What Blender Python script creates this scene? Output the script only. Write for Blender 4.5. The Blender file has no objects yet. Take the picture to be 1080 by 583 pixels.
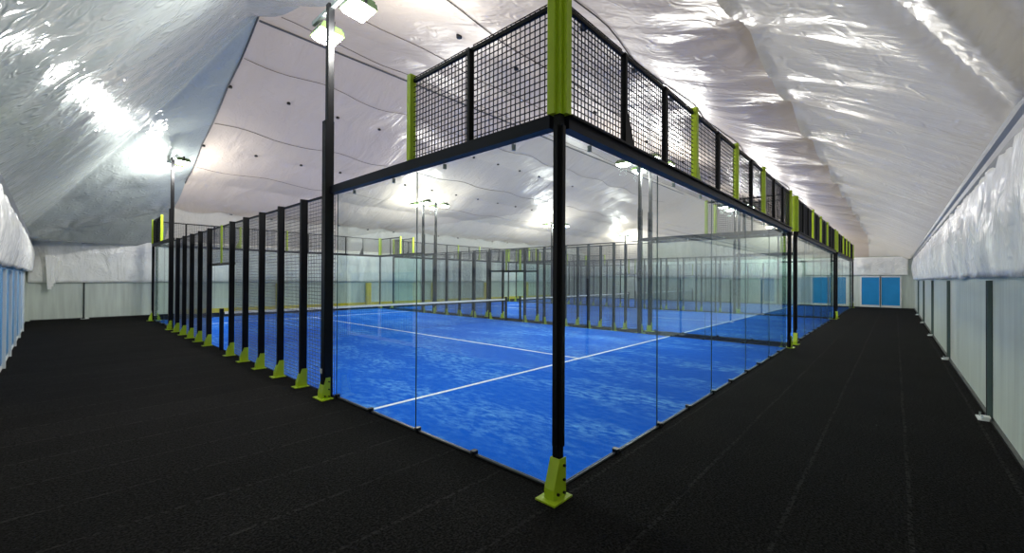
import bpy, math, random
from mathutils import Vector, Matrix, noise
random.seed(7)
S = bpy.context.scene
C = S.collection

# ---------------------------------------------------------------- camera
cam = bpy.data.cameras.new('camera')
cam_o = bpy.data.objects.new('camera', cam)
C.objects.link(cam_o)
S.camera = cam_o
yaw, pitch, roll = math.radians(42.333), math.radians(0.339), math.radians(0.272)
F = Vector((math.cos(yaw)*math.cos(pitch), math.sin(yaw)*math.cos(pitch), math.sin(pitch)))
R0 = Vector((math.sin(yaw), -math.cos(yaw), 0))
U0 = R0.cross(F)
R = R0*math.cos(roll) + U0*math.sin(roll)
U = -R0*math.sin(roll) + U0*math.cos(roll)
M = Matrix((R, U, -F)).transposed().to_4x4()
M.translation = Vector((-2.851, -2.087, 1.751))
cam_o.matrix_world = M
cam.sensor_fit = 'HORIZONTAL'
cam.sensor_width = 36
cam.lens = 443.5/1080*36
cam.clip_start = 0.02
cam.clip_end = 300

# ---------------------------------------------------------------- world, exposure
w = bpy.data.worlds.new('world')
S.world = w
w.use_nodes = True
w.node_tree.nodes['Background'].inputs[0].default_value = (1.0, 0.93, 0.85, 1)
w.node_tree.nodes['Background'].inputs[1].default_value = 1.0
S.view_settings.view_transform = 'Standard'
S.view_settings.look = 'None'
S.view_settings.gamma = 1
S.view_settings.use_curve_mapping = False
S.view_settings.exposure = 0.3
S.cycles.transparent_max_bounces = 48
S.cycles.max_bounces = 10
S.cycles.diffuse_bounces = 6
LAMP_W = 185.0          # per floodlight

# ---------------------------------------------------------------- materials
MATS = {}
def mat(name, col, rough=0.5, metal=0.0, spec=0.5, emit=None, estr=0, noise_amt=0.0, nscale=8.0, bump=0.0, bscale=40.0):
    m = bpy.data.materials.new(name); m.use_nodes = True
    nt = m.node_tree; b = nt.nodes['Principled BSDF']
    b.inputs['Base Color'].default_value = (*col, 1)
    b.inputs['Roughness'].default_value = rough
    b.inputs['Metallic'].default_value = metal
    b.inputs['Specular IOR Level'].default_value = spec
    if emit:
        b.inputs['Emission Color'].default_value = (*emit, 1)
        b.inputs['Emission Strength'].default_value = estr
    if noise_amt or bump:
        g = nt.nodes.new('ShaderNodeNewGeometry')
        n = nt.nodes.new('ShaderNodeTexNoise'); n.inputs['Scale'].default_value = nscale
        n.inputs['Detail'].default_value = 5
        nt.links.new(g.outputs['Position'], n.inputs['Vector'])
        if noise_amt:
            mr = nt.nodes.new('ShaderNodeMapRange')
            mr.inputs[3].default_value = 1-noise_amt; mr.inputs[4].default_value = 1+noise_amt
            nt.links.new(n.outputs['Fac'], mr.inputs[0])
            vm = nt.nodes.new('ShaderNodeVectorMath'); vm.operation = 'SCALE'
            vm.inputs[0].default_value = col
            nt.links.new(mr.outputs[0], vm.inputs['Scale'])
            nt.links.new(vm.outputs[0], b.inputs['Base Color'])
        if bump:
            n2 = nt.nodes.new('ShaderNodeTexNoise'); n2.inputs['Scale'].default_value = bscale
            nt.links.new(g.outputs['Position'], n2.inputs['Vector'])
            bp = nt.nodes.new('ShaderNodeBump'); bp.inputs['Strength'].default_value = bump
            bp.inputs['Distance'].default_value = 0.02
            nt.links.new(n2.outputs['Fac'], bp.inputs['Height'])
            nt.links.new(bp.outputs[0], b.inputs['Normal'])
    MATS[name] = m
    return m

black = mat('black_powder_coat', (0.004, 0.004, 0.005), 0.42, spec=0.2, noise_amt=0.25, nscale=20)
beam_m = mat('navy_black_steel', (0.004, 0.005, 0.010), 0.42, spec=0.2, noise_amt=0.2, nscale=10)
mid_wire = mat('grey_wire', (0.14, 0.14, 0.145), 0.4, spec=0.5)
seal_m = mat('joint_seal', (0.05, 0.09, 0.09), 0.3)
chan_m = mat('channel_steel', (0.16, 0.17, 0.18), 0.4, metal=0.4)
upr_m = mat('upright_paint', (0.09, 0.13, 0.125), 0.35, metal=0.2)
wire_m = mat('black_wire', (0.008, 0.008, 0.009), 0.5, spec=0.2)
lime = mat('lime_paint', (0.42, 0.57, 0.012), 0.42, noise_amt=0.12, nscale=9)
bolt_m = mat('dark_bolt', (0.02, 0.02, 0.02), 0.4, metal=0.6)
alu = mat('aluminium', (0.32, 0.36, 0.36), 0.4, metal=0.6, noise_amt=0.15)
white_m = mat('white_plastic', (0.72, 0.74, 0.72), 0.5)
line_m = mat('white_line', (0.80, 0.86, 0.90), 0.7, noise_amt=0.25, nscale=30)
clamp_m = mat('black_clamp', (0.006, 0.006, 0.006), 0.4)
lens_m = mat('lit_lens', (1, 1, 1), 0.3, emit=(0.95, 1.0, 1.0), estr=45)
yellow_m = mat('yellow_pad', (0.72, 0.58, 0.03), 0.5, noise_amt=0.15)
tape_m = mat('net_tape', (0.75, 0.78, 0.76), 0.6)
rod_m = mat('grey_rod', (0.10, 0.10, 0.10), 0.5)
cord_m = mat('brown_cord', (0.16, 0.13, 0.11), 0.7)
blue_m = mat('blue_sheet_glow', (0.012, 0.17, 0.40), 0.25, emit=(0.01, 0.18, 0.42), estr=0.2, noise_amt=0.25, nscale=1.5)  # weak blue emission stands in for daylight coming through the sheets
green_m = mat('green_housing', (0.10, 0.16, 0.05), 0.4)
grey_trim = mat('grey_eave', (0.20, 0.215, 0.24), 0.35, noise_amt=0.2, nscale=3)

def nodes(m):
    return m.node_tree, m.node_tree.nodes, m.node_tree.links
def math_node(nt, op, a, b=None, c=None):
    n = nt.nodes.new('ShaderNodeMath'); n.operation = op
    for i, v in enumerate((a, b, c)):
        if v is None: continue
        if isinstance(v, (int, float)): n.inputs[i].default_value = v
        else: nt.links.new(v, n.inputs[i])
    return n.outputs[0]

# glass
glass = bpy.data.materials.new('glass_sheet'); glass.use_nodes = True
nt, N, L = nodes(glass)
for n in list(N):
    if n.type == 'BSDF_PRINCIPLED': N.remove(n)
out = N['Material Output']
tr = N.new('ShaderNodeBsdfTransparent'); tr.inputs[0].default_value = (0.925, 0.968, 0.955, 1)
gl = N.new('ShaderNodeBsdfGlossy'); gl.inputs['Roughness'].default_value = 0.0
gl.inputs['Color'].default_value = (0.95, 1, 0.98, 1)
fr = N.new('ShaderNodeFresnel'); fr.inputs['IOR'].default_value = 1.40
mx = N.new('ShaderNodeMixShader')
L.new(fr.outputs[0], mx.inputs[0]); L.new(tr.outputs[0], mx.inputs[1]); L.new(gl.outputs[0], mx.inputs[2])
L.new(mx.outputs[0], out.inputs[0])
# fresnel on back faces: keep the same ior through the exit face
g = N.new('ShaderNodeNewGeometry')
io = N.new('ShaderNodeMapRange'); io.inputs[3].default_value = 1.40; io.inputs[4].default_value = 1/1.40
L.new(g.outputs['Backfacing'], io.inputs[0]); L.new(io.outputs[0], fr.inputs['IOR'])

# carpet floor
carpet = mat('black_carpet', (0.012, 0.012, 0.012), 0.95, spec=0.05)
nt, N, L = nodes(carpet); b = N['Principled BSDF']
g = N.new('ShaderNodeNewGeometry'); sx = N.new('ShaderNodeSeparateXYZ'); L.new(g.outputs['Position'], sx.inputs[0])
wob = N.new('ShaderNodeTexNoise'); wob.inputs['Scale'].default_value = 0.6; L.new(g.outputs['Position'], wob.inputs['Vector'])
yy = math_node(nt, 'ADD', sx.outputs[1], math_node(nt, 'MULTIPLY', wob.outputs['Fac'], 0.04))
st = math_node(nt, 'DIVIDE', math_node(nt, 'ADD', yy, 20.30), 0.685)
frc = math_node(nt, 'FRACT', st)
seam = math_node(nt, 'LESS_THAN', math_node(nt, 'ABSOLUTE', math_node(nt, 'SUBTRACT', frc, 0.5)), 0.022)
wn = N.new('ShaderNodeTexWhiteNoise'); wn.noise_dimensions = '1D'; L.new(math_node(nt, 'FLOOR', math_node(nt, 'ADD', st, 0.5)), wn.inputs['W'])
n1 = N.new('ShaderNodeTexNoise'); n1.inputs['Scale'].default_value = 60; n1.inputs['Detail'].default_value = 3; L.new(g.outputs['Position'], n1.inputs['Vector'])
n2 = N.new('ShaderNodeTexNoise'); n2.inputs['Scale'].default_value = 1.3; n2.inputs['Detail'].default_value = 4; L.new(g.outputs['Position'], n2.inputs['Vector'])
n3 = N.new('ShaderNodeTexNoise'); n3.inputs['Scale'].default_value = 26; n3.inputs['Detail'].default_value = 2; L.new(g.outputs['Position'], n3.inputs['Vector'])
v = math_node(nt, 'MULTIPLY', math_node(nt, 'MULTIPLY_ADD', n1.outputs['Fac'], 7.0, -2.55), math_node(nt, 'MULTIPLY_ADD', n2.outputs['Fac'], 0.9, 0.55))
v = math_node(nt, 'MULTIPLY', math_node(nt, 'MAXIMUM', v, 0.05), math_node(nt, 'MULTIPLY_ADD', n3.outputs['Fac'], 2.2, -0.1))
v = math_node(nt, 'MAXIMUM', v, 0.05)
v = math_node(nt, 'MULTIPLY', v, math_node(nt, 'MULTIPLY_ADD', wn.outputs['Value'], 0.30, 0.85))
v = math_node(nt, 'ADD', v, math_node(nt, 'MULTIPLY', math_node(nt, 'MULTIPLY', seam, math_node(nt, 'GREATER_THAN', n3.outputs['Fac'], 0.47)), math_node(nt, 'MULTIPLY', n2.outputs['Fac'], 3.0)))
vo = N.new('ShaderNodeTexVoronoi'); vo.inputs['Scale'].default_value = 1.1; L.new(g.outputs['Position'], vo.inputs['Vector'])
v = math_node(nt, 'ADD', v, math_node(nt, 'MULTIPLY', math_node(nt, 'LESS_THAN', vo.outputs['Distance'], 0.011), 9))
sc = N.new('ShaderNodeVectorMath'); sc.operation = 'SCALE'; sc.inputs[0].default_value = (0.0072, 0.0068, 0.0066); L.new(v, sc.inputs['Scale'])
L.new(sc.outputs[0], b.inputs['Base Color'])
bp = N.new('ShaderNodeBump'); bp.inputs['Strength'].default_value = 0.7; bp.inputs['Distance'].default_value = 0.01
L.new(math_node(nt, 'ADD', n1.outputs['Fac'], math_node(nt, 'MULTIPLY', seam, -1.5)), bp.inputs['Height']); L.new(bp.outputs[0], b.inputs['Normal'])

# blue turf with sand
turf = mat('blue_turf', (0.01, 0.12, 0.6), 0.9, spec=0.06)
nt, N, L = nodes(turf); b = N['Principled BSDF']
g = N.new('ShaderNodeNewGeometry')
n1 = N.new('ShaderNodeTexNoise'); n1.inputs['Scale'].default_value = 0.9; n1.inputs['Detail'].default_value = 6; n1.inputs['Roughness'].default_value = 0.62
n2 = N.new('ShaderNodeTexNoise'); n2.inputs['Scale'].default_value = 11; n2.inputs['Detail'].default_value = 5; n2.inputs['Roughness'].default_value = 0.7
mp = N.new('ShaderNodeMapping'); mp.inputs['Rotation'].default_value = (0, 0, 0.5); mp.inputs['Scale'].default_value = (1, 0.45, 1)
L.new(g.outputs['Position'], mp.inputs[0]); L.new(mp.outputs[0], n1.inputs['Vector']); L.new(mp.outputs[0], n2.inputs['Vector'])
n4 = N.new('ShaderNodeTexNoise'); n4.inputs['Scale'].default_value = 90; n4.inputs['Detail'].default_value = 2; L.new(g.outputs['Position'], n4.inputs['Vector'])
a = math_node(nt, 'MULTIPLY', math_node(nt, 'SUBTRACT', n1.outputs['Fac'], 0.42), 4.5)
c2 = math_node(nt, 'MULTIPLY', math_node(nt, 'SUBTRACT', n2.outputs['Fac'], 0.42), 5.0)
cl = N.new('ShaderNodeClamp'); L.new(math_node(nt, 'MULTIPLY', math_node(nt, 'MAXIMUM', a, 0.12), math_node(nt, 'MAXIMUM', c2, 0)), cl.inputs[0])
fac = math_node(nt, 'MULTIPLY', cl.outputs[0], 0.75)
mixc = N.new('ShaderNodeMix'); mixc.data_type = 'RGBA'
mixc.inputs[6].default_value = (0.0015, 0.105, 0.60, 1); mixc.inputs[7].default_value = (0.20, 0.50, 0.90, 1)
L.new(fac, mixc.inputs[0])
sc = N.new('ShaderNodeVectorMath'); sc.operation = 'SCALE'; L.new(mixc.outputs[2], sc.inputs[0])
L.new(math_node(nt, 'MULTIPLY_ADD', n4.outputs['Fac'], 1.0, 0.5), sc.inputs['Scale'])
L.new(sc.outputs[0], b.inputs['Base Color'])

# liner film
def film(name, col, rough, s1=0.5, s2=0.35, trans=0.0):
    m = mat(name, col, rough, spec=0.36)
    nt, N, L = nodes(m); b = N['Principled BSDF']
    g = N.new('ShaderNodeNewGeometry')
    mp = N.new('ShaderNodeMapping'); mp.inputs['Scale'].default_value = (0.9, 0.28, 0.28); mp.inputs['Rotation'].default_value = (0, 0, 0.25)
    L.new(g.outputs['Position'], mp.inputs[0])
    a = N.new('ShaderNodeTexNoise'); a.inputs['Scale'].default_value = 1.6; a.inputs['Detail'].default_value = 4; a.inputs['Distortion'].default_value = 0.7
    L.new(mp.outputs[0], a.inputs['Vector'])
    c = N.new('ShaderNodeTexNoise'); c.inputs['Scale'].default_value = 3.5; c.inputs['Detail'].default_value = 7; c.inputs['Distortion'].default_value = 1.6
    c.noise_type = 'RIDGED_MULTIFRACTAL'
    L.new(g.outputs['Position'], c.inputs['Vector'])
    b1 = N.new('ShaderNodeBump'); b1.inputs['Strength'].default_value = s1; b1.inputs['Distance'].default_value = 0.16
    b2 = N.new('ShaderNodeBump'); b2.inputs['Strength'].default_value = s2; b2.inputs['Distance'].default_value = 0.02
    L.new(a.outputs['Fac'], b1.inputs['Height']); L.new(c.outputs[0], b2.inputs['Height'])
    L.new(b1.outputs[0], b2.inputs['Normal']); L.new(b2.outputs[0], b.inputs['Normal'])
    if trans:
        tl = N.new('ShaderNodeBsdfTranslucent'); tl.inputs[0].default_value = (*col, 1)
        ms = N.new('ShaderNodeMixShader'); ms.inputs[0].default_value = trans
        L.new(b.outputs[0], ms.inputs[1]); L.new(tl.outputs[0], ms.inputs[2])
        L.new(ms.outputs[0], N['Material Output'].inputs[0])
    return m
liner_m = film('liner_film', (0.61, 0.535, 0.46), 0.36, 0.6, 0.7, 0.22)
slope_m = film('slope_film', (0.80, 0.775, 0.71), 0.25, 0.45, 0.6, 0.2)
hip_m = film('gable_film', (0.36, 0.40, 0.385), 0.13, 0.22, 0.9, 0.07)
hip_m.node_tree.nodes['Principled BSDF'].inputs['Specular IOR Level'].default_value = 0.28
drape_m = film('drape_film', (0.93, 0.93, 0.89), 0.25, 0.9, 1.0, 0.0)

# wall sheeting
wall_m = mat('wall_panel', (0.60, 0.655, 0.60), 0.35)
nt, N, L = nodes(wall_m); b = N['Principled BSDF']
g = N.new('ShaderNodeNewGeometry')
mp = N.new('ShaderNodeMapping'); mp.inputs['Scale'].default_value = (3.2, 3.2, 0.25); L.new(g.outputs['Position'], mp.inputs[0])
n1 = N.new('ShaderNodeTexNoise'); n1.inputs['Scale'].default_value = 2.2; n1.inputs['Detail'].default_value = 5; L.new(mp.outputs[0], n1.inputs['Vector'])
cr = N.new('ShaderNodeMapRange'); cr.inputs[1].default_value = 0.3; cr.inputs[2].default_value = 0.75; cr.inputs[3].default_value = 1.08; cr.inputs[4].default_value = 0.80
L.new(n1.outputs['Fac'], cr.inputs[0])
sc = N.new('ShaderNodeVectorMath'); sc.operation = 'SCALE'; sc.inputs[0].default_value = (0.60, 0.655, 0.60); L.new(cr.outputs[0], sc.inputs['Scale'])
L.new(sc.outputs[0], b.inputs['Base Color'])

# ---------------------------------------------------------------- mesh builder
class MB:
    def __init__(s): s.v = []; s.f = []
    def box(s, x0, x1, y0, y1, z0, z1):
        i = len(s.v)
        s.v += [(x0,y0,z0),(x1,y0,z0),(x1,y1,z0),(x0,y1,z0),(x0,y0,z1),(x1,y0,z1),(x1,y1,z1),(x0,y1,z1)]
        s.f += [(i,i+3,i+2,i+1),(i+4,i+5,i+6,i+7),(i,i+1,i+5,i+4),(i+1,i+2,i+6,i+5),(i+2,i+3,i+7,i+6),(i+3,i,i+4,i+7)]
        return s
    def rbox(s, x0, x1, y0, y1, z0, z1, r):
        # vertical tube with chamfered corners
        pts = [(x0+r,y0),(x1-r,y0),(x1,y0+r),(x1,y1-r),(x1-r,y1),(x0+r,y1),(x0,y1-r),(x0,y0+r)]
        return s.prism(pts, z0, z1)
    def prism(s, pts, z0, z1):
        i = len(s.v); n = len(pts)
        s.v += [(x,y,z0) for x,y in pts] + [(x,y,z1) for x,y in pts]
        s.f.append(tuple(i+k for k in reversed(range(n)))); s.f.append(tuple(i+n+k for k in range(n)))
        for k in range(n):
            j = (k+1) % n
            s.f.append((i+k, i+j, i+n+j, i+n+k))
        return s
    def extr(s, prof, fn):
        # prof: list of 2d points; fn(p, t) -> 3d for t in 0,1
        i = len(s.v); n = len(prof)
        s.v += [fn(p,0) for p in prof] + [fn(p,1) for p in prof]
        s.f.append(tuple(i+k for k in reversed(range(n)))); s.f.append(tuple(i+n+k for k in range(n)))
        for k in range(n):
            j = (k+1) % n
            s.f.append((i+k, i+j, i+n+j, i+n+k))
        return s
    def bar(s, a, b, r, n=6):
        a = Vector(a); b = Vector(b); d = (b-a).normalized()
        u = d.orthogonal().normalized(); w_ = d.cross(u)
        i = len(s.v)
        for P in (a, b):
            for k in range(n):
                t = 2*math.pi*k/n
                s.v.append(tuple(P + u*math.cos(t)*r + w_*math.sin(t)*r))
        s.f.append(tuple(i+k for k in reversed(range(n)))); s.f.append(tuple(i+n+k for k in range(n)))
        for k in range(n):
            j = (k+1) % n
            s.f.append((i+k, i+j, i+n+j, i+n+k))
        return s
    def path(s, pts, r, n=5):
        for a, b in zip(pts, pts[1:]): s.bar(a, b, r, n)
        return s
    def mesh(s, name, m):
        me = bpy.data.meshes.new(name)
        me.from_pydata(s.v, [], s.f)
        me.materials.append(m)
        import bmesh
        bm = bmesh.new(); bm.from_mesh(me); bmesh.ops.recalc_face_normals(bm, faces=bm.faces); bm.to_mesh(me); bm.free()
        return me
    def obj(s, name, m, parent=None):
        return link(name, s.mesh(name, m), parent)

def link(name, me, parent=None, loc=None):
    o = bpy.data.objects.new(name, me); C.objects.link(o)
    if parent: o.parent = parent
    if loc: o.location = loc
    return o
def tag(o, label, cat, group=None, kind=None):
    o['label'] = label; o['category'] = cat
    if group: o['group'] = group
    if kind: o['kind'] = kind
    return o
def thing(name, loc, label, cat, group=None):
    o = bpy.data.objects.new(name, None); C.objects.link(o); o.location = loc
    o.empty_display_size = 0.2
    return tag(o, label, cat, group)
def dup(root, loc, label, rotz=None):
    r = root.copy(); C.objects.link(r); r.location = loc
    if rotz is not None: r.rotation_euler = (0, 0, rotz)
    r['label'] = label
    for ch in list(root.children):
        c = ch.copy(); C.objects.link(c); c.parent = r
        for g2 in list(ch.children):
            d = g2.copy(); C.objects.link(d); d.parent = c
    return r

# ================================================================ SETTING
XL, XR, YF, YB = -3.5, 34.0, -3.0, 23.0
EAVE = 3.4
fl = MB().box(XL-0.3, XR+0.3, YF-0.3, YB+0.3, -0.15, 0.0).obj('floor', carpet)
tag(fl, 'black ribbed carpet floor laid in long strips around the courts', 'floor', kind='structure')
for nm, bx, lb in (('wall_front', (XL-0.1, XR+0.1, YF-0.1, YF, 0, EAVE), 'pale tent wall along the right hand corridor'),
                   ('wall_back', (XL-0.1, XR+0.1, YB, YB+0.1, 0, EAVE), 'pale long tent wall behind the courts'),
                   ('wall_left', (XL-0.1, XL, YF, YB, 0, EAVE), 'end tent wall at the left edge with blue sheets'),
                   ('wall_right', (XR, XR+0.1, YF, YB, 0, EAVE), 'far end tent wall behind the last court')):
    tag(MB().box(*bx).obj(nm, wall_m), lb, 'wall', kind='structure')

# ceiling: inner film hung under the tent frame
PUR = [-0.8, 1.3, 4.1, 7.3, 10.0, 12.7, 15.95, 18.4, 20.8]
def prof(Y):
    d = abs(Y-10)
    return 8.47 - d*0.344 if d < 10.8 else 4.755 - (d-10.8)*0.60
def seam_sag(Y, X):
    s = 0
    for a, b_ in zip(PUR, PUR[1:]):
        if a <= Y <= b_:
            t = (Y-a)/(b_-a)
            w1 = math.sin(math.pi*t)
            s = -(0.11+0.10*min(1,max(0,(X-1)/3)))*w1 - 0.07*abs(math.sin(math.pi*(X-0.7)/1.65))*(1-w1)**2
    return s
def height(X, Y):
    z = prof(Y) + seam_sag(Y, X)
    # scalloped pinned fold at each knee, pins every 2.6 m
    for ky in (-0.8, 20.8):
        d = abs(Y-ky)
        if d < 1.6:
            t = abs(math.sin(math.pi*(X-0.2)/2.6))
            z -= 0.20*t*(1-d/1.6)**2*(1.0 if ky < 0 else 0.3)
            z += 0.035*(1-d/1.6)*math.cos(8*math.atan2(Y-ky+0.001, ((X-0.2+1.3) % 2.6)-1.3))*(1-t)
    # ends of the tent: film drops from the first truss to the end wall
    for xe, xt, sg in ((XL, 0.7, 1), (XR, 31.9, -1)):
        dx = (xt - X)*sg
        if dx > 0:
            z2 = z - (0.26+0.12*min(1,max(0,(Y-6)/4)))*dx
            g_ = 3.35 + (1.22 if sg > 0 else 1.9)*(X-xe)*sg
            g_ -= 0.10*math.sin((X-xe)*sg*0.8)
            z = min(z2, g_)
    # rolled gathering of the film close to the camera corner
    if X < 6 and Y < 0.5:
        a = Vector((1.4, -2.0)); b_ = Vector((3.6, -3.0)); d = (b_-a).normalized()
        q = Vector((X, Y))-a
        sd = q.x*(-d.y)+q.y*d.x        # signed distance (positive towards the courts)
        al = q.dot(d)
        if al > -3:
            z -= 0.20*math.exp(-((sd+0.25)/0.22)**2) - 0.10*math.exp(-((sd-0.05)/0.12)**2)
            if sd < -0.1: z += 0.05*math.sin(sd*22)
    z += 0.03*noise.noise(Vector((X*0.9, Y*0.5, 0))) + 0.012*noise.noise(Vector((X*3.1, Y*1.7, 5)))
    # tension folds on the end film
    if X < 0.7:
        k = min(1, (0.7-X)/1.2)
        z += k*(0.04*noise.noise(Vector(((X+Y*0.55)*1.8, (Y-X)*0.35, 9))) + 0.02*noise.noise(Vector((Y*2.4, X*0.6, 3))))
    return max(z, 3.32) if (Y < -2.9 or Y > 22.9 or X < XL+.05 or X > XR-.05) else max(z, 3.15)
def frange(a, b_, s):
    n = int(round((b_-a)/s)); return [a+(b_-a)*i/n for i in range(n+1)]
def sheet(xs, ys, name, m, label):
    mb = MB()
    for x in xs:
        for y in ys: mb.v.append((x, y, height(x, y)))
    n = len(ys)
    for i in range(len(xs)-1):
        for j in range(n-1):
            mb.f.append((i*n+j, i*n+j+1, (i+1)*n+j+1, (i+1)*n+j))
    me = bpy.data.meshes.new(name); me.from_pydata(mb.v, [], mb.f); me.materials.append(m)
    for p in me.polygons: p.use_smooth = True
    o = link(name, me)
    return tag(o, label, 'ceiling', kind='structure')
ys = frange(YF, YB, 0.08)
xs_hip = frange(XL, 0.7, 0.07)
xs_main = frange(0.7, 12, 0.09) + frange(12, XR, 0.2)[1:]
ys_near = frange(YF, -0.8, 0.08); ys_mid = frange(-0.8, 20.8, 0.08); ys_far = frange(20.8, YB, 0.1)
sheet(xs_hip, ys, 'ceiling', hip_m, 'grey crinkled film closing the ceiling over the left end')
sheet(xs_main, ys_mid, 'ceiling', liner_m, 'pinned beige white film lining the tent roof over the courts')
sheet(xs_main, ys_near, 'ceiling', slope_m, 'glossy white film sloping down to the right hand wall')
sheet(xs_main, ys_far, 'ceiling', slope_m, 'white film sloping down to the back wall behind the courts')

# end wall blue sheets with white frames
wn_ = 0
for i, (y0, y1) in enumerate([(7.0,8.7),(8.7,10.5),(10.5,12.3),(12.3,14.3),(14.3,16.5),(16.5,18.6)]):
    wn_ += 1
    o = MB().box(XL, XL+0.04, y0+0.05, y1-0.05, 0.1, 1.92).obj('window_%d' % wn_, blue_m)
    tag(o, 'blue translucent sheet in the left end wall', 'window', kind='structure')
    fb = MB()
    fb.box(XL, XL+0.085, y0-0.05, y0+0.05, 0, 1.90)
    if i == 5: fb.box(XL, XL+0.085, y1-0.05, y1+0.05, 0, 1.90)
    fb.box(XL, XL+0.05, y0+0.05, y1-0.05, 1.92, 2.0).box(XL, XL+0.045, y0+0.05, y1-0.05, 0, 0.05)
    fb.obj('window_frame', white_m, o)
for (y0, y1) in [(-2.36,-1.38),(-1.36,-0.38),(1.2,2.25),(2.3,3.35),(4.6,5.6)]:
    wn_ += 1
    o = MB().box(XR-0.04, XR, y0+0.04, y1-0.04, 0.14, 1.98).obj('window_%d' % wn_, blue_m)
    tag(o, 'bright blue sheet panel in the far end wall', 'window', kind='structure')
    fb = MB()
    fb.box(XR-0.08, XR, y0-0.04, y0+0.04, 0, 2.06).box(XR-0.08, XR, y1-0.04, y1+0.04, 0, 2.06)
    fb.box(XR-0.07, XR, y0, y1, 1.98, 2.06).box(XR-0.07, XR, y0, y1, 0, 0.14)
    fb.obj('window_frame', white_m, o)

# grey eave band above the drape
tag(MB().extr([(YF+0.01,3.04),(YF+0.06,3.05),(YF+0.09,3.12),(YF+0.08,3.22),(YF+0.11,3.26),(YF+0.09,3.38),(YF+0.01,3.45)], lambda p,t: (XL+0.01 if t==0 else XR-0.01, p[0], p[1])).obj('trim_1', grey_trim),
    'grey folded eave band above the drape on the right', 'trim', kind='structure')
tag(MB().extr([(XL+0.01,3.02),(XL+0.15,3.06),(XL+0.18,3.16),(XL+0.13,3.28),(XL+0.01,3.34)], lambda p,t: (p[0], YF+0.25 if t==0 else YB-0.05, p[1])).obj('trim_2', grey_trim),
    'grey folded eave band above the drape on the left', 'trim', kind='structure')
# dark skirting lines
for k, (nm, bx) in enumerate((('baseboard_back', (XL+0.12, 1.15, YB-0.05, YB, 0, 0.05)), ('baseboard_front', (XL+0.1, XR-0.1, YF, YF+0.04, 0, 0.03)))):
    tag(MB().box(*bx).obj(nm, clamp_m), 'thin dark strip at the foot of the %s tent wall' % ('back', 'front')[k], 'skirting', kind='structure')

# drapes (film valances) on the four walls
def drape(name, label, along, a0, a1, wall, sgn, z0, z1, depth, seed):
    n = int((a1-a0)/0.08); rows = 16
    mb = MB()
    for i in range(n+1):
        a_ = a0+(a1-a0)*i/n
        for j in range(rows+1):
            t = j/rows
            z = z0+(z1-z0)*t
            d = depth*(0.45+0.55*math.sin(math.pi*min(1, (1-t)*0.75+0.12)))
            d += 0.05*noise.noise(Vector((a_*2.2, z*1.3, seed))) + 0.03*noise.noise(Vector((a_*6, z*2.0, seed+4)))
            if j == 0: z += 0.04*noise.noise(Vector((a_*0.8, 0, seed)))
            d = max(d, 0.05)
            mb.v.append((a_, wall+sgn*d, z) if along == 'x' else (wall+sgn*d, a_, z))
    for i in range(n):
        for j in range(rows):
            k = i*(rows+1)+j
            mb.f.append((k, k+rows+1, k+rows+2, k+1))
    me = bpy.data.meshes.new(name); me.from_pydata(mb.v, [], mb.f); me.materials.append(drape_m)
    for p in me.polygons: p.use_smooth = True
    o = link(name, me)
    md = o.modifiers.new('thickness', 'SOLIDIFY'); md.thickness = 0.012; md.offset = 0
    return tag(o, label, 'drape')
drape('wall_drape', 'white wrinkled film drape hanging above the pale panels of the right wall', 'x', XL+0.4, XR-0.25, YF, 1, 1.80, 3.075, 0.11, 1)
drape('wall_drape', 'white film drape bulging over the blue sheets at the left edge', 'y', YF+0.3, YB-0.35, XL, 1, 1.93, 3.03, 0.22, 2)
back_drape = drape('wall_drape', 'white film drape along the long wall at the back, behind the courts', 'x', XL+0.05, XR-0.25, YB, -1, 1.52, 3.35, 0.12, 3)
drape('wall_drape', 'white film drape across the distant end wall above blue panels', 'y', YF+0.3, YB-0.2, XR, -1, 2.10, 3.30, 0.10, 4)
# loose knotted end of the drape in the far left corner
mb = MB()
for k in range(7):
    a_ = random.uniform(-0.12, 0.12); top = 2.6-0.05*k; bt = 1.25+0.12*k
    x = XL+0.62+0.05*k
    mb.extr([(-0.05,-0.04),(0.05,-0.05),(0.07,0.04),(-0.04,0.05)], lambda p,t,x=x,a_=a_,top=top,bt=bt: (x+p[0]*(1+t)+a_*t*0.4, YB-0.30+p[1]*(1+t)+0.04*k, bt if t==0 else top))
lo_ = mb.obj('loose_tail', drape_m, back_drape); lo_['label'] = 'white twisted tail of film hanging down at the corner'

# tent uprights along the walls
def upright(name, loc, label, rotz=0, mm=alu):
    t = thing(name, loc, label, 'post', 'aluminium tent uprights')
    MB().rbox(-0.024, 0.024, 0.0, 0.05, 0.0, 1.76, 0.006).obj('upright_profile', upr_m, t)
    MB().box(-0.012, 0.012, 0.05, 0.056, 0.0, 1.76).obj('keder_groove', clamp_m, t)
    mb = MB(); mb.box(-0.16, 0.10, 0.0, 0.14, 0.0, 0.012).box(-0.15, -0.04, 0.03, 0.11, 0.012, 0.05)
    bpl = mb.obj('foot_plate', white_m, t)
    for bx in (-0.13, 0.075): MB().bar((bx, 0.10, 0.012), (bx, 0.10, 0.06), 0.012, 6).obj('anchor_bolt', alu, bpl)
    return t
UP = None
ords = ['nearest', 'second', 'third', 'fourth', 'fifth', 'sixth']
for i, X in enumerate([5.2, 10.7, 16.2, 21.7, 27.2]):
    lb = '%s tent upright with white foot plate along the right corridor wall' % ('thin grey-green %s' % ords[i])
    if UP is None: UP = upright('tent_upright', (X, YF, 0), lb)
    else: dup(UP, (X, YF, 0), lb)
for i, X in enumerate([-1.9, 0.3]):
    dup(UP, (X, YB, 0), ('grey tent upright on the far left wall, %s' % ('nearer the corner', 'just left of the court glass')[i]), math.pi)
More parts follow.
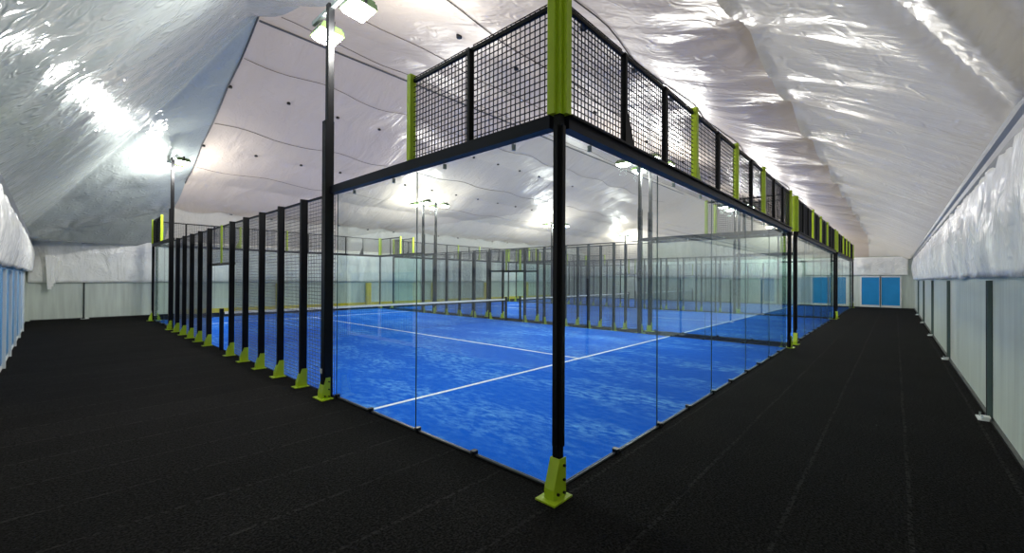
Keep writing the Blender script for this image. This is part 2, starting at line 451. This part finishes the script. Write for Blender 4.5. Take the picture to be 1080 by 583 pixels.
# padded yellow uprights and yellow kick rail on the back wall
yel = None
for i, X in enumerate([5.6, 10.85, 16.0, 21.3, 26.5]):
    lb = '%s yellow padded tent post at the back wall, counted from the left' % ords[i]
    if yel is None:
        yel = thing('padded_post', (X, YB, 0), lb, 'post', 'yellow padded posts at the back wall')
        MB().rbox(-0.17, 0.17, -0.30, -0.06, 0.0, 1.46, 0.05).obj('pad', yellow_m, yel)
        MB().box(-0.05, 0.05, -0.06, -0.002, 0.23, 1.48).obj('upright_profile', alu, yel)
        MB().box(-0.28, 0.28, -0.36, -0.062, 0, 0.06).obj('base_plate', yellow_m, yel)
    else: dup(yel, (X, YB, 0), lb)
tag(MB().box(1.2, XR-0.6, YB-0.06, YB-0.005, 0.0, 0.22).obj('kick_rail', yellow_m), 'low yellow rail running along the foot of the back wall', 'rail')

# purlin rods and cords over the ceiling film
def hgt(x, y): return height(x, y)
pr = MB().path([(x, 10.0, 8.36) for x in frange(0.72, 30, 2)], 0.028, 6).obj('ridge_rod', rod_m)
tag(pr, 'straight dark rod running along the ridge of the ceiling', 'rod')
arch = MB().path([(0.70, y, min(height(0.69, y), height(0.71, y))-0.015) for y in frange(10.0, 18.6, 0.35)], 0.020, 6).obj('arch_cable', rod_m)
tag(arch, 'dark arched cable where roof film meets the grey end film', 'cable')
cl_names = {14.5: 'far side', 17.2: 'low far side', 11.35: 'just beyond the ridge', 8.6: 'just before the ridge', 5.6: 'near side', 2.9: 'low near side', 0.9: 'lowest near side'}
for Y, nm in cl_names.items():
    pts = []
    for x in frange(0.75, 29.5, 0.3):
        pts.append((x, Y+0.10*math.sin(x*1.9+Y), height(x, Y+0.10*math.sin(x*1.9+Y))-0.012))
    tag(MB().path(pts, 0.009, 4).obj('cord', cord_m), 'thin wavy cord under the ceiling film, %s of the ridge line' % nm if 'ridge' not in nm else 'thin wavy cord under the ceiling film, %s line' % nm, 'cord', 'cords along the ceiling')
pin_me = MB().bar((0,0,-0.035), (0,0,0.03), 0.055, 10).mesh('ceiling_pin', clamp_m)
rown = {12.7: 'highest row beyond the ridge', 15.95: 'middle row beyond the ridge', 20.8: 'lowest row above the back wall', 4.1: 'row nearest above the camera side', 1.3: 'lowest row on the camera side'}
for Y, nm in rown.items():
    for k in range(0, 12):
        X = 0.75+1.65*k if Y != 20.8 else 2.8+1.85*k*0.93
        o = link('ceiling_pin', pin_me, loc=(X, Y, height(X, Y)-0.02))
        tag(o, 'small dark fixing disc in the %s of the ceiling film' % nm, 'disc', 'ceiling discs, ' + nm)

# ================================================================ COURTS
CN = ['near', 'middle', 'last']
GRID = 1/18
def grid_mesh(name, wdt, h, r=0.0026, pitch=GRID, pz=None, m=None):
    """wire mesh in local XZ plane, x 0..wdt, z 0..h"""
    mb = MB(); nx = int(round(wdt/pitch)); pz = pz or pitch; nz = int(round(h/pz))
    for i in range(nx+1):
        x = wdt*i/nx; mb.box(x-r, x+r, -r, r, 0, h)
    for j in range(nz+1):
        z = h*j/nz; mb.box(0, wdt, -r*3, -r, z-r, z+r)
    return mb.mesh(name, m or wire_m)
M_up = grid_mesh('wire_mesh', 0.94, 0.96, 0.0036)
M_side = grid_mesh('wire_mesh', 0.94, 2.96, 0.0032, m=mid_wire)
M_door = grid_mesh('wire_mesh', 1.94, 0.88, 0.0032, m=mid_wire)

# foot bracket: local -Y is outward
def bracket_mesh():
    mb = MB()
    # two side cheeks
    for s in (-1, 1):
        prf = [(0.0, 0.0), (-0.15, 0.0), (-0.15, 0.085), (-0.08, 0.29), (0.0, 0.29)]
        x0 = 0.036*s
        mb.extr(prf, lambda p, t, x0=x0, s=s: (x0+0.006*s*t, p[0], p[1]))
    # sloping web
    prf = [(-0.15, 0.0), (-0.142, 0.0), (-0.142, 0.085), (-0.074, 0.29), (-0.08, 0.29), (-0.15, 0.085)]
    mb.extr(prf, lambda p, t: (-0.036+0.072*t, p[0], p[1]))
    mb.box(-0.085, 0.085, -0.20, 0.02, 0.0, 0.012)
    return mb.mesh('foot_bracket', lime)
BR = bracket_mesh()
BO = MB().bar((0, 0, 0), (0.015, 0, 0), 0.011, 6).mesh('bolt', bolt_m)
BSPOT = [(x, y, z, 0 if x > 0 else math.pi) for x in (-0.042, 0.042) for (y, z) in ((-0.03, 0.235), (-0.03, 0.13), (-0.105, 0.045), (-0.03, 0.035))]
def foot(parent, loc, rotz, bolts=True):
    f_ = link('foot_bracket', BR, parent, loc); f_.rotation_euler = (0, 0, rotz)
    if bolts:
        for (x, y, z, a_) in BSPOT:
            b_ = link('bolt', BO, f_, (x, y, z)); b_.rotation_euler = (0, 0, a_)
    return f_

POST = MB().rbox(-0.030, 0.030, -0.142, -0.035, 0.0, 3.02, 0.004).mesh('post', black)      # outward = -Y
def gusset(parent, mm):
    mb = MB()
    prf = [(0.035, 0.0), (0.21, 0.0), (0.035, 0.46)]
    mb.extr(prf, lambda p, t: (p[0]-0.035+0.03, -0.085+0.012*t, p[1]))
    return mb.obj('gusset', mm, parent)

# --- frames on top of the glass: local x along, outward = -Y, z0 = beam underside level
def top_frame(name, loc, rotz, label, length, posts, mesh_to, x_start=0.0, flip=False):
    t = thing(name, loc, label, 'mesh screen')
    t.rotation_euler = (0, 0, rotz)
    bm_ = MB().box(0.0, length, -0.115, -0.015, 2.985, 3.095)
    bm_.box(0.0, length, -0.150, -0.115, 3.075, 3.095)
    bm_.obj('beam', beam_m, t)
    MB().box(0.03, mesh_to, -0.085, -0.050, 3.985, 4.02).obj('top_rail', black, t)
    for (x, kind, gus) in posts:
        if kind == 'lime':
            p_ = MB().rbox(x-0.036, x+0.036, -0.125, -0.045, 3.096, 4.072, 0.004)
            p_ = p_.obj('post', lime, t); p_['label'] = 'lime green post'
        else:
            p_ = MB().rbox(x-0.022, x+0.022, -0.115, -0.055, 3.096, 4.00, 0.003).obj('post', black, t)
        if gus:
            mb = MB(); sg = 1
            prf = [(0.02, 3.096), (0.20, 3.096), (0.02, 3.50)]
            mb.extr(prf, lambda p, tt, x=x, sg=sg: (x+p[0], -0.115+0.010+0.012*tt, p[1]))
            mb.obj('gusset', lime if kind == 'lime' else black, p_)
    for k in range(int(round(mesh_to))):
        link('wire_mesh', M_up, t, (k+0.03, -0.068, 3.03+0.05))
    return t
BACKPOSTS = [(1,'black',True),(2,'black',False),(3,'lime',True),(4,'black',False),(5,'lime',False),(6,'black',False),(7,'lime',True),(8,'black',False),(9,'black',True),(9.94,'lime',False)]

CLAMP = MB().rbox(-0.028, 0.028, -0.038, 0.024, 0.0, 0.052, 0.006).bar((0, -0.05, 0.032), (0, 0.03, 0.032), 0.010, 6).mesh('clamp', clamp_m)
CLAMP_T = MB().box(-0.012, 0.012, -0.012, 0.018, 2.93, 2.985).mesh('hanger', alu)
GP = MB().box(0.003, 1.997, -0.006, 0.006, 0.022, 2.985).mesh('glass_sheet', glass)
def glass_panel(loc, rotz, label, mesh=GP, seal=True):
    t = thing('glass_panel', loc, label, 'glass panel', 'toughened glass panels around the courts')
    t.rotation_euler = (0, 0, rotz)
    link('glass_sheet', mesh, t)
    MB_edge = link('bottom_channel', CH, t)
    if seal: link('joint_seal', SEAL, t)
    link('clamp', CLAMP, t, (1.0, 0, 0)); link('clamp', CLAMP, t, (0.05, 0, 0))
    link('hanger', CLAMP_T, t, (0.5, 0, 0)); link('hanger', CLAMP_T, t, (1.5, 0, 0))
    return t
CH = MB().box(0.0, 2.0, -0.014, -0.007, 0.0, 0.020).box(0.0, 2.0, 0.007, 0.012, 0.0, 0.020).box(0.0, 2.0, -0.014, 0.012, 0.0, 0.006).mesh('bottom_channel', chan_m)
SEAL = MB().box(-0.003, 0.003, -0.006, 0.006, 0.022, 2.985).mesh('joint_seal', seal_m)

def corner_post(loc, rx, ry, label):
    # rx, ry: outward directions (+-1)
    t = thing('corner_post', loc, label, 'post')
    mb = MB(); x0, x1 = sorted((rx*0.018, rx*0.085)); y0, y1 = sorted((ry*0.018, ry*0.085))
    mb.rbox(x0, x1, y0, y1, 0.0, 3.10, 0.004)
    mb.obj('post', black, t)
    mb = MB(); xa, xb = sorted((rx*0.085, rx*0.105)); mb.rbox(xa, xb, *sorted((ry*0.03, ry*0.075)), 0.40, 3.0, 0.003)
    xa, xb = sorted((rx*0.03, rx*0.075)); mb.rbox(xa, xb, *sorted((ry*0.085, ry*0.105)), 0.40, 3.0, 0.003)
    mb.obj('cover_strip', black, t)
    mb = MB(); xa, xb = sorted((rx*0.01, rx*0.10)); ya, yb = sorted((ry*-0.005, ry*0.045))
    mb.rbox(*sorted((rx*0.055, rx*0.125)), *sorted((-ry*0.02, ry*0.055)), 3.096, 4.07, 0.004)
    mb.rbox(*sorted((-rx*0.02, rx*0.055)), *sorted((ry*0.055, ry*0.125)), 3.096, 4.07, 0.004)
    mb.rbox(*sorted((rx*0.035, rx*0.09)), *sorted((ry*0.035, ry*0.09)), 3.096, 4.075, 0.004)
    o = mb.obj('upper_post', lime, t); o['label'] = 'lime green upper post'
    f_ = foot(t, (rx*0.022, ry*0.066, 0), -math.pi/2 if rx < 0 else math.pi/2)
    f_.scale = (1.12, 1.1, 1.08)
    return t

# floodlight poles; local outward = -Y, crossbar along X
def light_pole(loc, rotz, label, near=False):
    t = thing('floodlight_pole', loc, label, 'light pole')
    t.rotation_euler = (0, 0, rotz)
    MB().rbox(-0.06, 0.06, -0.180, -0.052, 0.0, 4.05, 0.006).obj('lower_post', black, t)
    MB().rbox(-0.045, 0.045, -0.145, -0.052, 3.9, 5.78, 0.006).obj('upper_pole', black, t)
    MB().box(-0.62, 0.62, -0.11, -0.06, 5.72, 5.78).obj('crossbar', alu, t)
    f_ = foot(t, (0, -0.09, 0), 0); f_.scale = (1.75, 0.8, 1.05)
    if near:
        MB().box(-0.064, 0.0, -0.186, -0.12, 0.36, 0.43).obj('label_plate', white_m, t)
    for s in (-1, 1):
        h = MB()
        prf = [(-0.19, 0.0), (0.19, 0.0), (0.17, 0.075), (-0.17, 0.075)]
        h.extr(prf, lambda p, tt: (-0.20+0.40*tt, p[0], p[1]))
        for k in range(7): h.box(-0.18+0.06*k-0.006, -0.18+0.06*k+0.006, -0.15, 0.15, 0.075, 0.115)
        fx = h.obj('floodlight', green_m, t)
        fx.location = (0.50*s, 0.08, 5.58); fx.rotation_euler = (math.radians(-4), 0, 0)
        le = MB()
        le.v = [(x*k1, y*k1, z) for (k1, z) in ((1, 0.0), (0.96, -0.04), (0.75, -0.07)) for (x, y) in ((-0.175,-0.165),(0.175,-0.165),(0.175,0.165),(-0.175,0.165))]
        le.f = [(0,1,2,3), (8,9,10,11)] + [(4*q+k, 4*q+(k+1)%4, 4*q+4+(k+1)%4, 4*q+4+k) for q in (0, 1) for k in range(4)]
        lo = le.obj('lens', lens_m, fx)
        yk = MB().box(-0.21, -0.20, -0.02, 0.02, -0.0, 0.16).box(0.20, 0.21, -0.02, 0.02, 0, 0.16).box(-0.21, 0.21, -0.02, 0.02, 0.15, 0.16)
        yk.obj('bracket', bolt_m, fx)
        ld = bpy.data.lights.new('flood_light', 'POINT'); ld.energy = LAMP_W; ld.shadow_soft_size = 0.16
        ld.color = (1.0, 0.98, 0.93)
        lo2 = bpy.data.objects.new('flood_light', ld); C.objects.link(lo2)
        lo2.parent = fx; lo2.location = (0, 0, -0.24)
    return t

# side fences: local x = along, from 4 to 16, outward -Y
def side_fence(loc, rotz, label):
    t = thing('side_fence', loc, label, 'fence')
    t.rotation_euler = (0, 0, rotz)
    for k in [5,6,7,8,9,11,12,13,14,15]:
        p_ = link('post', POST, t, (k, 0, 0))
        foot(p_, (0, -0.035, 0), 0, False)
    for k in [4,5,6,7,8,11,12,13,14,15]:
        link('wire_mesh', M_side, t, (k+0.03, -0.02, 0.03))
    link('wire_mesh', M_door, t, (9.03, -0.02, 2.12))
    MB().box(4.05, 15.95, -0.045, -0.012, 2.985, 3.015).obj('top_rail', black, t)
    MB().box(9.03, 10.97, -0.06, -0.012, 2.05, 2.11).obj('lintel', black, t)
    o = MB().rbox(9.955, 10.045, -0.075, -0.045, 2.10, 3.02, 0.004).obj('door_post', lime, t); o['label'] = 'lime green short upright above the doorway'
    return t

net_me = None
for c in range(3):
    ox = 11.0*c; nm = CN[c]
    # turf
    t = thing('court_turf', (ox, 0, 0), 'blue sanded turf of the %s court, marked with white lines' % nm, 'court', 'blue court surfaces')
    MB().box(0.0, 10.0, 0.0, 20.0, 0.0, 0.010).obj('turf', turf, t)
    for bx in ((0.0, 10.0, 3.015, 3.08), (0.0, 10.0, 16.92, 16.985)):
        MB().box(*bx, 0.010, 0.014).obj('service_line', line_m, t)
    MB().box(4.967, 5.033, 3.08, 16.92, 0.010, 0.014).obj('centre_line', line_m, t)
    # net
    t = thing('padel_net', (ox, 10, 0), 'black net with white top tape across the %s blue court' % nm, 'net', 'court nets')
    if net_me is None:
        mb = MB()
        for i in range(0, 167):
            x = 0.1+9.8*i/166; mb.box(x-0.0015, x+0.0015, -0.0015, 0.0015, 0.03, 0.87)
        for j in range(15):
            z = 0.03+0.84*j/14; mb.box(0.1, 9.9, -0.0015, 0.0015, z-0.0015, z+0.0015)
        net_me = mb.mesh('netting', wire_m)
    link('netting', net_me, t)
    MB().box(0.02, 9.98, -0.012, 0.012, 0.865, 0.925).obj('tape', tape_m, t)
    for x in (-0.045, 10.045):
        MB().rbox(x-0.04, x+0.04, -0.04, 0.04, 0.0, 1.0, 0.008).obj('post', black, t)
    # glass
    for k in range(5):
        pos = ['leftmost', 'second', 'middle', 'fourth', 'rightmost'][k]
        glass_panel((ox+2*k, 0, 0), 0, '%s clear glass panel in the corridor-side back wall of the %s court' % (pos, nm))
        glass_panel((ox+2*k+2, 20, 0), math.pi, '%s clear glass panel in the distant back wall of the %s court' % (pos, nm))
    for k, q in enumerate(('touching the corner post', 'next to the floodlight pole')):
        glass_panel((ox, 2*k+2, 0), -math.pi/2, 'glass panel of the %s court, left side, corridor end, %s' % (nm, q))
        glass_panel((ox+10, 2*k, 0), math.pi/2, 'glass panel of the %s court, right side, corridor end, %s' % (nm, q))
        glass_panel((ox, 20-2*k, 0), -math.pi/2, 'glass panel of the %s court, left side, distant end, %s' % (nm, q))
        glass_panel((ox+10, 18-2*k, 0), math.pi/2, 'glass panel of the %s court, right side, distant end, %s' % (nm, q))
    # top frames
    top_frame('upper_screen', (ox, 0, 0), 0, 'black mesh screen with lime posts above the corridor-side glass of the %s court' % nm, 10, BACKPOSTS[:-1], 10)
    top_frame('upper_screen', (ox+10, 20, 0), math.pi, 'black mesh screen with lime posts above the distant glass of the %s court' % nm, 10, BACKPOSTS[:-1], 10)
    side_posts = [(1,'black',False),(2,'lime',False)]
    # left side: along +Y with outward -X : mirror by building explicitly
    for (lx, ly, rz, ps, mt, lb) in (
        (ox+10, 0, math.pi/2, side_posts, 'a', 'right side, corridor end'),
        (ox, 20, -math.pi/2, side_posts, 'a', 'left side, distant end'),
        (ox, 4, -math.pi/2, [(2,'lime',False),(3,'black',False)], 'b', 'left side, corridor end'),
        (ox+10, 16, math.pi/2, [(2,'lime',False),(3,'black',False)], 'b', 'right side, distant end')):
        t = thing('upper_screen', (lx, ly, 0), 'short black mesh screen over side glass of the %s court, %s' % (nm, lb), 'mesh screen')
        t.rotation_euler = (0, 0, rz)
        bmb = MB().box(0.0, 4.0, -0.115, -0.015, 2.985, 3.095); bmb.obj('beam', beam_m, t)
        r0, r1 = (0.03, 2.0) if mt == 'a' else (2.0, 3.97)
        MB().box(r0, r1, -0.085, -0.050, 3.985, 4.02).obj('top_rail', black, t)
        for (x, kd, gg) in ps:
            if kd == 'lime':
                o = MB().rbox(x-0.036, x+0.036, -0.125, -0.045, 3.096, 4.072, 0.004).obj('post', lime, t); o['label'] = 'lime green post'
            else: MB().rbox(x-0.022, x+0.022, -0.115, -0.055, 3.096, 4.00, 0.003).obj('post', black, t)
        for k in (0, 1):
            link('wire_mesh', M_up, t, (r0//1+k+0.03, -0.068, 3.08))
    # posts
    for (x, y, rx, ry, q) in ((0,0,-1,-1,'corridor end, left'), (10,0,1,-1,'corridor end, right'), (0,20,-1,1,'distant end, left'), (10,20,1,1,'distant end, right')):
        lb = 'black corner post with lime top and foot, %s corner of the %s court' % (q, nm)
        if c == 0 and x == 0 and y == 0: lb = 'large black corner post in the foreground with lime top and lime foot bracket'
        corner_post((ox+x, y, 0), rx, ry, lb)
    for (x, y, rz, q) in ((0,4.072,-math.pi/2,'left side, corridor end'), (0,15.928,-math.pi/2,'left side, distant end'), (10,4.072,math.pi/2,'right side, corridor end'), (10,15.928,math.pi/2,'right side, distant end')):
        lb = 'tall black pole with twin floodlights, %s court, %s' % (nm, q)
        light_pole((ox+x, y, 0), rz, lb, near=(c == 0 and x == 0 and y < 5))
    side_fence((ox, 20, 0), -math.pi/2, 'black wire fence with posts along the left side of the %s court' % nm)
    side_fence((ox+10, 0, 0), math.pi/2, 'black wire fence with posts along the right side of the %s court' % nm)
